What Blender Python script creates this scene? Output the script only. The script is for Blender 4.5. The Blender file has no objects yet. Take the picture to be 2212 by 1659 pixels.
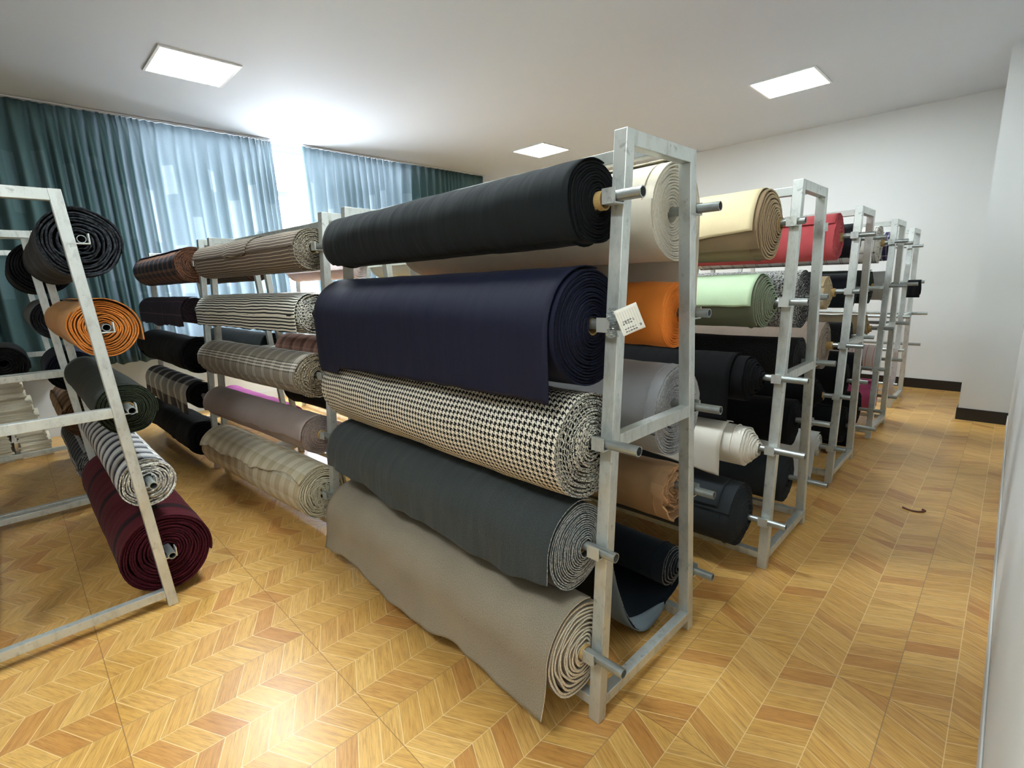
import bpy, math, random
from mathutils import Vector, Matrix, noise
from math import pi, sin, cos, radians, sqrt, floor

sc = bpy.context.scene
COL = sc.collection

# ------------------------------------------------------------------ camera
F_PX, YAW, PITCH, ROLL, CAM_H = 1076.8, 0.7878, 0.2008, -0.0334, 1.5
cd = bpy.data.cameras.new('camera')
cam = bpy.data.objects.new('camera', cd); COL.objects.link(cam)
fwd = Vector((-sin(YAW)*cos(PITCH), cos(YAW)*cos(PITCH), -sin(PITCH)))
rgt = Vector((cos(YAW), sin(YAW), 0)); upv = rgt.cross(fwd)
r2 = cos(ROLL)*rgt + sin(ROLL)*upv; u2 = -sin(ROLL)*rgt + cos(ROLL)*upv
cam.matrix_world = Matrix(((r2.x, u2.x, -fwd.x, 0), (r2.y, u2.y, -fwd.y, 0), (r2.z, u2.z, -fwd.z, CAM_H), (0, 0, 0, 1)))
cd.sensor_fit = 'HORIZONTAL'; cd.sensor_width = 36.0
cd.lens = 36.0*F_PX/2212.0
cd.clip_start = 0.01; cd.clip_end = 100
sc.camera = cam

# ------------------------------------------------------------------ view + world
sc.view_settings.view_transform = 'Standard'
sc.view_settings.look = 'None'
sc.view_settings.gamma = 1.0
sc.view_settings.use_curve_mapping = False
sc.view_settings.exposure = 1.85
wd = bpy.data.worlds.new('daylight'); sc.world = wd; wd.use_nodes = True
bg = wd.node_tree.nodes['Background']
bg.inputs[0].default_value = (0.86, 0.93, 1.0, 1); bg.inputs[1].default_value = 15.0
LAMP_STRENGTH = 22.0

# room numbers (metres)
CEIL = 3.42; XR = 0.0935; XW = -7.32; YB = 8.12; YF = -4.6; XC = -7.1

# ------------------------------------------------------------------ helpers
def link_obj(o, parent=None):
    COL.objects.link(o)
    if parent is not None: o.parent = parent
    return o

def tag(o, label=None, cat=None, group=None, kind=None):
    if label: o['label'] = label
    if cat: o['category'] = cat
    if group: o['group'] = group
    if kind: o['kind'] = kind
    return o

def empty(name, loc, rz=0.0):
    o = bpy.data.objects.new(name, None); o.empty_display_size = 0.1
    o.location = loc; o.rotation_euler = (0, 0, rz); COL.objects.link(o); return o

class MB:
    """collects polygons into one mesh"""
    def __init__(s): s.v = []; s.f = []; s.uv = []; s.mi = []; s.sm = []
    def add(s, verts, faces, uvs=None, mi=0, smooth=False):
        b = len(s.v); s.v += [tuple(p) for p in verts]
        for k, f in enumerate(faces):
            s.f.append([b+i for i in f]); s.mi.append(mi); s.sm.append(smooth)
            s.uv.append([uvs[i] for i in f] if uvs else [(0, 0)]*len(f))
    def hexa(s, c, mi=0):
        s.add(c, [(0,3,2,1),(4,5,6,7),(0,1,5,4),(1,2,6,5),(2,3,7,6),(3,0,4,7)], [(p[0]+p[1], p[2]) for p in c], mi)
    def box(s, x0, x1, y0, y1, z0, z1, mi=0):
        s.hexa([(x0,y0,z0),(x1,y0,z0),(x1,y1,z0),(x0,y1,z0),(x0,y0,z1),(x1,y0,z1),(x1,y1,z1),(x0,y1,z1)], mi)
    def tube(s, x0, x1, y, z, ro, ri, n=20, mi=0):
        vs = []; 
        for x in (x0, x1):
            for r in (ro, ri):
                for k in range(n):
                    a = 2*pi*k/n; vs.append((x, y+r*cos(a), z+r*sin(a)))
        fs = []
        for k in range(n):
            m = (k+1) % n
            fs += [(k, m, 2*n+m, 2*n+k), (n+m, n+k, 3*n+k, 3*n+m), (m, k, n+k, n+m), (2*n+k, 2*n+m, 3*n+m, 3*n+k)]
        s.add(vs, fs, None, mi, False)
    def build(s, name, mats, parent=None, bevel=0.0, smooth=None):
        me = bpy.data.meshes.new(name); me.from_pydata(s.v, [], s.f)
        uvl = me.uv_layers.new(name='UVMap'); i = 0
        flat = []
        for u in s.uv:
            for q in u: flat += [q[0], q[1]]
        uvl.data.foreach_set('uv', flat)
        me.polygons.foreach_set('material_index', s.mi)
        me.polygons.foreach_set('use_smooth', s.sm if smooth is None else [smooth]*len(s.f))
        for m in (mats if isinstance(mats, (list, tuple)) else [mats]): me.materials.append(m)
        me.update()
        o = bpy.data.objects.new(name, me); link_obj(o, parent)
        if bevel:
            b = o.modifiers.new('bevel', 'BEVEL'); b.width = bevel; b.segments = 2; b.limit_method = 'ANGLE'
        return o

def srgb(r, g, b):
    f = lambda c: ((c/255.)/12.92 if c <= 10 else (((c/255.)+0.055)/1.055)**2.4)
    return (f(r), f(g), f(b), 1)

# ------------------------------------------------------------------ node helper
class NT:
    def __init__(s, name):
        s.m = bpy.data.materials.new(name); s.m.use_nodes = True
        s.t = s.m.node_tree; s.b = s.t.nodes['Principled BSDF']; s.out = s.t.nodes['Material Output']
    def n(s, typ, **k):
        nd = s.t.nodes.new(typ)
        for a, v in k.items():
            if a.startswith('i_'):
                key = a[2:]; key = int(key) if key.isdigit() else key
                s.put(nd.inputs[key], v)
            else: setattr(nd, a, v)
        return nd
    def put(s, sock, v):
        if isinstance(v, bpy.types.NodeSocket): s.t.links.new(v, sock)
        elif isinstance(v, bpy.types.Node): s.t.links.new(v.outputs[0], sock)
        else: sock.default_value = v
    def math(s, op, a, b=0.0, c=0.0):
        nd = s.t.nodes.new('ShaderNodeMath'); nd.operation = op
        s.put(nd.inputs[0], a); s.put(nd.inputs[1], b); s.put(nd.inputs[2], c); return nd.outputs[0]
    def mix(s, fac, a, b, mode='MIX'):
        nd = s.t.nodes.new('ShaderNodeMix'); nd.data_type = 'RGBA'; nd.blend_type = mode
        s.put(nd.inputs[0], fac); s.put(nd.inputs[6], a); s.put(nd.inputs[7], b); return nd.outputs[2]
    def ramp(s, fac, stops, interp='LINEAR'):
        nd = s.t.nodes.new('ShaderNodeValToRGB'); nd.color_ramp.interpolation = interp
        cr = nd.color_ramp
        while len(cr.elements) < len(stops): cr.elements.new(0.5)
        for e, (p, c) in zip(cr.elements, stops): e.position = p; e.color = c
        s.put(nd.inputs[0], fac); return nd.outputs[0]
    def noise(s, vec, scale, detail=2, rough=0.5, out=0):
        nd = s.t.nodes.new('ShaderNodeTexNoise'); nd.inputs['Scale'].default_value = scale
        nd.inputs['Detail'].default_value = detail; nd.inputs['Roughness'].default_value = rough
        if vec is not None: s.put(nd.inputs['Vector'], vec)
        return nd.outputs[out]
    def bump(s, h, strength=0.3, dist=0.01, nrm=None):
        nd = s.t.nodes.new('ShaderNodeBump'); nd.inputs['Strength'].default_value = strength
        nd.inputs['Distance'].default_value = dist; s.put(nd.inputs['Height'], h)
        if nrm is not None: s.put(nd.inputs['Normal'], nrm)
        return nd.outputs[0]
    def set(s, **k):
        for a, v in k.items(): s.put(s.b.inputs[a.replace('_', ' ')], v)
        return s.m

def paint(name, col, rough=0.6, var=0.06, scale=2.5, bumpv=0.0):
    t = NT(name); tc = t.n('ShaderNodeTexCoord')
    nz = t.noise(tc.outputs['Object'], scale, 4)
    c = t.mix(nz, tuple(x*(1-var) for x in col[:3])+(1,), tuple(min(1, x*(1+var)) for x in col[:3])+(1,))
    t.set(Base_Color=c, Roughness=rough)
    if bumpv: t.set(Normal=t.bump(t.noise(tc.outputs['Object'], scale*4, 5), bumpv, 0.01))
    return t.m

# ------------------------------------------------------------------ fabrics
def fabric(name, col, col2=None, pattern=None, melange=0.25, msize=500, wrinkle=0.25, sheen=0.03, rough=0.95, ring=0.0, stain=0.0, **P):
    """procedural cloth; UV = metres along the roll, metres around the roll"""
    t = NT(name); tc = t.n('ShaderNodeTexCoord'); uv = tc.outputs['UV']
    sep = t.n('ShaderNodeSeparateXYZ', i_0=uv); U = sep.outputs[0]; V = sep.outputs[1]
    # soft waviness of the weave
    wv = t.math('MULTIPLY', t.math('SUBTRACT', t.noise(uv, 4, 2), 0.5), P.get('wave', 0.012))
    U2 = t.math('ADD', U, wv); V2 = t.math('ADD', V, wv)
    base = col
    if pattern == 'stripe_v':          # lines that run along the roll
        f = t.math('FRACT', t.math('DIVIDE', V2, P['period']))
        base = t.ramp(f, P['stops'], 'CONSTANT')
    elif pattern == 'stripe_u':        # bands that run round the roll
        f = t.math('FRACT', t.math('DIVIDE', U2, P['period']))
        base = t.ramp(f, P['stops'], 'CONSTANT')
    elif pattern == 'check':
        fu = t.math('FRACT', t.math('DIVIDE', U2, P['pu'])); fv = t.math('FRACT', t.math('DIVIDE', V2, P['pv']))
        a = t.ramp(fu, P['su'], 'CONSTANT'); b = t.ramp(fv, P['sv'], 'CONSTANT')
        if P.get('twill'):
            k = P['twill']
            tw = t.math('GREATER_THAN', t.math('FRACT', t.math('DIVIDE', t.math('ADD', U2, V2), k)), 0.5)
            base = t.mix(tw, a, b)
        else: base = t.mix(0.5, a, b)
    elif pattern == 'hound':
        k = P['cell']/8.0
        iu = t.math('FLOOR', t.math('DIVIDE', U2, k)); iv = t.math('FLOOR', t.math('DIVIDE', V2, k))
        a = t.math('LESS_THAN', t.math('FLOORED_MODULO', iu, 8.0), 4.0)
        b = t.math('LESS_THAN', t.math('FLOORED_MODULO', iv, 8.0), 4.0)
        w = t.math('LESS_THAN', t.math('FLOORED_MODULO', t.math('ADD', iu, iv), 4.0), 2.0)
        s_ = t.math('ADD', t.math('MULTIPLY', a, w), t.math('MULTIPLY', b, t.math('SUBTRACT', 1.0, w)))
        base = t.mix(s_, col2, col)
    elif pattern == 'speckle':
        base = t.mix(t.ramp(t.noise(uv, P.get('sp', 120), 3, 0.7), [(0.42, (0,0,0,1)), (0.58, (1,1,1,1))]), col, col2)
    nz = t.noise(uv, msize, 3, 0.8)
    fac = t.ramp(nz, [(0.3, (1-melange,)*3+(1,)), (0.7, (1+melange*0.6,)*3+(1,))])
    big = t.ramp(t.noise(uv, 5, 3), [(0.3, (0.93,)*3+(1,)), (0.7, (1.05,)*3+(1,))])
    c = t.mix(1.0, base, fac, 'MULTIPLY'); c = t.mix(1.0, c, big, 'MULTIPLY')
    if stain:
        m = t.ramp(t.noise(uv, 60, 4, 0.7), [(0.70, (0,0,0,1)), (0.80, (stain,)*3+(1,))])
        c = t.mix(m, c, srgb(190, 190, 190))
    # wrinkles: elongated round the roll
    mp = t.n('ShaderNodeMapping', i_0=uv); mp.inputs['Scale'].default_value = (16, 3.0, 1); mp.inputs['Rotation'].default_value = (0, 0, 0.35)
    wr = t.noise(mp.outputs[0], 1.0, 3, 0.45)
    n1 = t.bump(wr, wrinkle, 0.03)
    n2 = t.bump(nz, 0.35, 0.0015, n1)
    t.set(Base_Color=c, Roughness=rough, Normal=n2)
    t.b.inputs['Sheen Weight'].default_value = sheen; t.b.inputs['Sheen Roughness'].default_value = 0.45
    t.b.inputs['Specular IOR Level'].default_value = P.get('spec', 0.2)
    return t.m

def rim(name, col, col2, scale=220, sheen=0.1):
    scale = min(scale, 95)
    col = tuple(c*1.15 for c in col[:3])+(1,)
    """cut selvedge: fuzzy speckled edge of the cloth layers"""
    t = NT(name); tc = t.n('ShaderNodeTexCoord'); uv = tc.outputs['UV']
    nz = t.noise(uv, scale, 3, 0.8)
    c = t.mix(t.ramp(nz, [(0.38, (0,0,0,1)), (0.62, (1,1,1,1))]), col, col2)
    t.set(Base_Color=c, Roughness=0.95, Normal=t.bump(nz, 0.5, 0.003))
    t.b.inputs['Specular IOR Level'].default_value = 0.15
    return t.m

S = srgb
BK = S(20, 21, 23)
FAB = {}
def F(key, mat, rimm=None): FAB[key] = (mat, rimm or mat)
F('black', fabric('cloth_black', S(24,29,31), melange=.15, wrinkle=.35, sheen=.03), rim('edge_black', S(8,9,10), S(22,24,26)))
F('jet', fabric('cloth_jet', S(11,12,14), melange=.2, wrinkle=.3, sheen=.03), rim('edge_jet', S(10,10,12), S(30,31,34)))
F('navy', fabric('cloth_navy', S(14,19,42), melange=.15, wrinkle=.12, sheen=.0, stain=.25, rough=.7, spec=.3), rim('edge_navy', S(9,11,22), S(30,34,54)))
F('hound', fabric('cloth_houndstooth', S(10,11,13), S(222,216,198), 'hound', melange=.15, cell=.021, wave=.02, wrinkle=.15),
  fabric('edge_houndstooth', S(9,10,12), S(225,222,210), 'speckle', sp=110, melange=.1, msize=300))
F('slate', fabric('cloth_dark_grey', S(62,68,68), melange=.5, msize=260, wrinkle=.35, sheen=.08), rim('edge_dark_grey', S(84,88,90), S(214,216,214), 260))
F('taupe', fabric('cloth_taupe', S(146,136,118), melange=.4, msize=260, wrinkle=.15), rim('edge_taupe', S(190,178,156), S(240,232,214), 200))
F('cream', fabric('cloth_cream', S(218,210,190), melange=.15, wrinkle=.25), rim('edge_cream', S(190,182,166), S(226,220,206)))
F('orange', fabric('cloth_orange', S(240,138,56), melange=.12, wrinkle=.2), rim('edge_orange', S(246,130,44), S(255,168,84)))
F('ltgrey', fabric('cloth_light_grey', S(172,174,176), melange=.2, wrinkle=.15), rim('edge_light_grey', S(112,113,118), S(206,206,204), 170))
F('brown', fabric('cloth_brown', S(178,142,104), melange=.2, wrinkle=.3), rim('edge_brown', S(176,128,86), S(230,190,148)))
F('petrol', fabric('cloth_petrol', S(22,29,35), melange=.3, wrinkle=.2), rim('edge_petrol', S(20,24,28), S(150,152,150), 150))
F('reverse', fabric('cloth_petrol_reverse', S(106,118,124), melange=.35, wrinkle=.1))
F('tan', fabric('cloth_tan', S(134,114,88), melange=.12, wrinkle=.1), rim('edge_tan', S(170,146,114), S(208,186,152)))
F('tanlight', fabric('cloth_tan_face', S(222,206,166), melange=.08, wrinkle=.3))
F('green', fabric('cloth_sage', S(106,112,92), melange=.12, wrinkle=.15), rim('edge_sage', S(112,124,102), S(176,192,164)))
F('greenlight', fabric('cloth_sage_face', S(196,220,184), melange=.08, wrinkle=.3))
F('white', fabric('cloth_white', S(222,218,206), melange=.06, wrinkle=.3), rim('edge_white', S(214,206,190), S(236,232,222)))
F('char', fabric('cloth_charcoal', S(50,55,59), melange=.45, wrinkle=.15), rim('edge_charcoal', S(20,22,25), S(64,68,72), 260))
F('speck', fabric('cloth_salt_pepper', S(40,42,44), S(206,206,202), 'speckle', sp=90, melange=.1), rim('edge_speck', S(12,12,13), S(60,60,62), 150))
F('dkspeck', fabric('cloth_dark_tweed', S(14,15,16), S(48,48,48), 'speckle', sp=160, melange=.1), rim('edge_dark_tweed', S(16,17,18), S(84,84,84), 200))
F('red', fabric('cloth_red', S(206,92,96), melange=.15, wrinkle=.4), rim('edge_red', S(140,44,52), S(214,110,116), 180))
F('beige', fabric('cloth_beige_stripe', S(186,170,136), pattern='stripe_u', period=.085, stops=[(0, S(182,164,130)), (.46, S(206,192,162)), (.54, S(182,164,130))], melange=.2), rim('edge_beige', S(150,128,96), S(214,196,160)))
F('tweed', fabric('cloth_brown_tweed', S(150,134,122), pattern='stripe_u', period=.009, stops=[(0, S(158,142,128)), (.6, S(104,92,84)), (.8, S(158,142,128))], melange=.4, msize=300), rim('edge_tweed', S(90,78,70), S(180,166,150)))
F('plastic', fabric('cloth_pale_grey', S(200,202,198), melange=.15, wrinkle=.6, rough=.45, spec=.5), rim('edge_pale_grey', S(150,148,130), S(226,224,214)))
F('darkblue', fabric('cloth_dark_blue_grey', S(34,38,44), melange=.25), rim('edge_dark_blue', S(24,26,32), S(60,62,68)))
F('print', fabric('cloth_white_windowpane', S(224,220,208), pattern='check', pu=.12, pv=.12, su=[(0, S(226,222,212)), (.78, S(30,28,28)), (.84, S(226,222,212)), (.9, S(30,28,28)), (.96, S(226,222,212))], sv=[(0, S(226,222,212)), (.8, S(40,36,36)), (.93, S(226,222,212))], twill=.003),
  fabric('edge_white_print', S(226,220,204), S(60,54,48), 'speckle', sp=75, melange=.1))
F('dkgreen', fabric('cloth_dark_green', S(36,42,34), melange=.2), rim('edge_dark_green', S(22,26,20), S(66,70,58), 150))
F('fur', fabric('cloth_beige_fur', S(160,140,110), melange=.5, msize=150), rim('edge_fur', S(96,80,62), S(190,166,130), 90))
F('pinkstripe', fabric('cloth_pink_stripe', S(226,206,204), pattern='stripe_u', period=.06, stops=[(0, S(228,212,206)), (.5, S(206,156,160)), (.62, S(228,212,206))]), rim('edge_pink_stripe', S(216,200,186), S(240,230,218)))
F('pink', fabric('cloth_pink', S(196,92,134), melange=.2), rim('edge_pink', S(176,74,116), S(226,140,170)))
F('blueplaid', fabric('cloth_blue_plaid', S(60,60,90), pattern='check', pu=.1, pv=.1, su=[(0, S(36,38,70)), (.4, S(220,222,232)), (.52, S(70,60,100)), (.8, S(160,170,200)), (.88, S(30,28,52))], sv=[(0, S(30,30,56)), (.5, S(216,218,226)), (.6, S(60,40,60))]), rim('edge_blue_plaid', S(24,22,40), S(170,170,180), 110))
F('wine', fabric('cloth_wine', S(100,30,48), melange=.15), rim('edge_wine', S(70,20,34), S(120,50,66)))
F('greywhite', fabric('cloth_ash', S(176,176,172), melange=.2), rim('edge_ash', S(140,124,108), S(206,196,184), 120))
F('pinkwhite', fabric('cloth_pinkish_white', S(226,212,210), melange=.08), None)
F('mint', fabric('cloth_pale_mint', S(208,218,206), melange=.08, wrinkle=.4), None)
F('dkplaid', fabric('cloth_dark_brown_plaid', BK, pattern='check', pu=.06, pv=.05, su=[(0, S(34,28,26)), (.5, S(110,96,80)), (.62, S(44,34,32))], sv=[(0, S(30,26,26)), (.6, S(96,84,70)), (.74, S(30,26,26))]), rim('edge_dkplaid', S(40,22,18), S(110,76,60)))
F('brplaid', fabric('cloth_brown_plaid', BK, pattern='check', pu=.18, pv=.2, su=[(0, S(150,112,96)), (.5, S(96,66,56)), (.8, S(168,132,112))], sv=[(0, S(136,104,90)), (.6, S(84,60,54))]), rim('edge_brplaid', S(80,56,48), S(160,130,112)))
F('magenta', fabric('cloth_magenta', S(206,108,176), melange=.1, wrinkle=.6), rim('edge_magenta', S(150,60,120), S(226,140,196)))
F('peach', fabric('cloth_peach', S(168,128,108), melange=.1), rim('edge_peach', S(150,104,84), S(206,160,136)))
F('gunmetal', fabric('cloth_gunmetal', S(66,74,76), melange=.2), rim('edge_gunmetal', S(10,11,12), S(36,38,40)))
F('pinstripe', fabric('cloth_brown_stripe', BK, pattern='stripe_v', period=.0205, wave=.02, stops=[(0, S(104,92,84)), (.70, S(204,194,168)), (.88, S(104,92,84))], melange=.15, wrinkle=.12), fabric('edge_brown_stripe', S(34,32,29), S(166,158,138), 'speckle', sp=130, melange=.1))
F('bwstripe', fabric('cloth_black_white_stripe', BK, pattern='stripe_v', period=.0195, wave=.02, stops=[(0, S(214,212,198)), (.5, S(34,36,38)), (.95, S(214,212,198))], melange=.1, wrinkle=.1), fabric('edge_black_white', S(26,26,28), S(230,228,216), 'speckle', sp=80, melange=.1))
_g1, _g2, _g3 = S(134,128,116), S(44,42,40), S(226,220,204)
F('glen', fabric('cloth_glen_plaid', BK, pattern='check', pu=.13, pv=.16, twill=.0045,
   su=[(0, _g1), (.42, _g2), (.47, _g3), (.53, _g2), (.58, _g3), (.64, _g2), (.69, _g3), (.75, _g1)],
   sv=[(0, _g1), (.44, _g2), (.50, _g3), (.56, _g2), (.62, _g3), (.68, _g2), (.74, _g3), (.80, _g2), (.85, _g1)], melange=.15), fabric('edge_glen_plaid', S(40,36,32), S(196,178,146), 'speckle', sp=120, melange=.1))
F('mauve', fabric('cloth_mauve_grey', S(150,136,130), melange=.1, wrinkle=.15), rim('edge_mauve', S(108,94,90), S(176,160,154)))
F('creamcheck', fabric('cloth_cream_check', BK, pattern='check', pu=.13, pv=.2, su=[(0, S(214,206,182)), (.5, S(178,164,132))], sv=[(0, S(216,210,188)), (.5, S(190,176,144))], melange=.15, wrinkle=.4), rim('edge_cream_check', S(158,150,124), S(222,218,196), 120))
F('plaid', fabric('cloth_brown_navy_plaid', BK, pattern='check', pu=.17, pv=.24, su=[(0, S(30,34,50)), (.4, S(52,50,58)), (.55, S(134,96,74)), (.85, S(58,52,58))], sv=[(0, S(40,42,56)), (.45, S(140,100,76)), (.75, S(84,64,58)), (.9, S(148,112,88))], melange=.2), rim('edge_brown_plaid2', S(54,36,34), S(168,120,92), 100))
F('purple', fabric('cloth_dark_purple_check', BK, pattern='check', pu=.045, pv=.11, su=[(0, S(44,34,46)), (.8, S(66,50,66))], sv=[(0, S(42,34,44)), (.85, S(110,84,104)), (.92, S(42,34,44))], melange=.2), rim('edge_purple', S(18,14,18), S(66,54,60), 90))
F('greycheck', fabric('cloth_grey_white_check', BK, pattern='check', pu=.24, pv=.40, su=[(0, S(250,246,232)), (.3, S(96,96,100)), (.8, S(70,70,76))], sv=[(0, S(60,56,58)), (.24, S(232,230,220)), (.62, S(84,72,68)), (.9, S(60,56,60))], melange=.15), rim('edge_grey_check', S(16,16,20), S(90,90,92)))
F('bwcheck', fabric('cloth_black_white_check', BK, pattern='check', pu=.125, pv=.735, su=[(0, S(246,244,238)), (.5, S(110,112,118)), (.58, S(225,224,220)), (.66, S(24,26,34)), (.94, S(120,122,126))], sv=[(0, S(120,122,128)), (.08, S(14,16,24)), (.22, S(70,74,84)), (.26, S(14,16,24)), (.48, S(150,150,152)), (.56, S(250,249,244))], melange=.12), rim('edge_bw_check', S(30,32,38), S(236,232,216), 70))
F('camel', fabric('cloth_camel', S(176,130,82), melange=.25, msize=250, wrinkle=.1), rim('edge_camel', S(166,92,34), S(206,128,58), 160))
F('olive', fabric('cloth_dark_olive', S(36,40,34), melange=.15, wrinkle=.15), rim('edge_olive', S(24,28,20), S(58,64,48), 160))
F('maroon', fabric('cloth_maroon', BK, pattern='stripe_u', period=.52, stops=[(0, S(76,15,27)), (.62, S(30,9,16)), (.74, S(76,15,27))], melange=.3), rim('edge_maroon', S(24,7,12), S(80,24,36), 120))
F('blackgrey', fabric('cloth_black_grey_blocks', BK, pattern='check', pu=.55, pv=.5, su=[(0, S(26,28,32)), (.55, S(64,66,70)), (.8, S(24,26,30))], sv=[(0, S(26,28,32)), (.5, S(72,74,74)), (.8, S(26,28,32))], melange=.2), rim('edge_black_blocks', S(12,13,16), S(62,66,72), 60))
F('brcheck', fabric('cloth_tan_brown_check', BK, pattern='check', pu=.2, pv=.22, su=[(0, S(150,118,78)), (.5, S(104,74,48))], sv=[(0, S(140,112,78)), (.5, S(84,60,44))], melange=.15), rim('edge_tan_brown', S(30,16,12), S(90,60,40)))
F('bwpane', fabric('cloth_black_white_windowpane', BK, pattern='check', pu=.11, pv=.13, su=[(0, S(34,34,36)), (.7, S(196,196,192)), (.8, S(34,34,36))], sv=[(0, S(40,40,42)), (.6, S(190,190,186)), (.8, S(40,40,42))], melange=.3), rim('edge_bw_pane', S(26,26,28), S(150,150,146), 80))
F('grey', fabric('cloth_mid_grey', S(96,98,100), melange=.12), rim('edge_mid_grey', S(14,14,16), S(40,40,44)))
F('nightblue', fabric('cloth_night_blue', S(30,34,48), melange=.12), rim('edge_night_blue', S(12,13,20), S(34,36,46)))

# ------------------------------------------------------------------ metals, card
def steel_paint():
    t = NT('pale_painted_steel'); tc = t.n('ShaderNodeTexCoord'); ob = tc.outputs['Object']
    base = t.mix(t.noise(ob, 5, 4), S(188,194,190), S(216,221,217))
    mp = t.n('ShaderNodeMapping', i_0=ob); mp.inputs['Scale'].default_value = (26, 26, 11)
    scr = t.ramp(t.noise(mp.outputs[0], 1.0, 5, 0.7), [(0.50, (0,0,0,1)), (0.78, (1,1,1,1))])
    base = t.mix(t.math('MULTIPLY', scr, 0.45), base, S(104,104,98))
    spot = t.ramp(t.noise(ob, 26, 4, 0.6), [(0.62, (0,0,0,1)), (0.70, (1,1,1,1))])
    base = t.mix(t.math('MULTIPLY', spot, 0.35), base, S(70,66,58))
    t.set(Base_Color=base, Roughness=t.math('ADD', t.math('MULTIPLY', t.noise(ob, 12, 3), 0.22), 0.30), Metallic=0.62,
          Normal=t.bump(t.noise(ob, 50, 4), 0.15, 0.004))
    return t.m
def zinc():
    t = NT('galvanised_pipe'); tc = t.n('ShaderNodeTexCoord'); ob = tc.outputs['Object']
    base = t.mix(t.noise(ob, 22, 4), S(138,146,144), S(186,192,190))
    t.set(Base_Color=base, Roughness=0.34, Metallic=0.75, Normal=t.bump(t.noise(ob, 60, 3), 0.1, 0.002))
    return t.m
M_STEEL = steel_paint(); M_ZINC = zinc()
M_CARD = paint('cardboard_core', S(172,142,88), 0.85, 0.15, 30)
M_DARKHOLE = paint('dark_hole', S(20,20,20), 0.9, 0.05)

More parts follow.
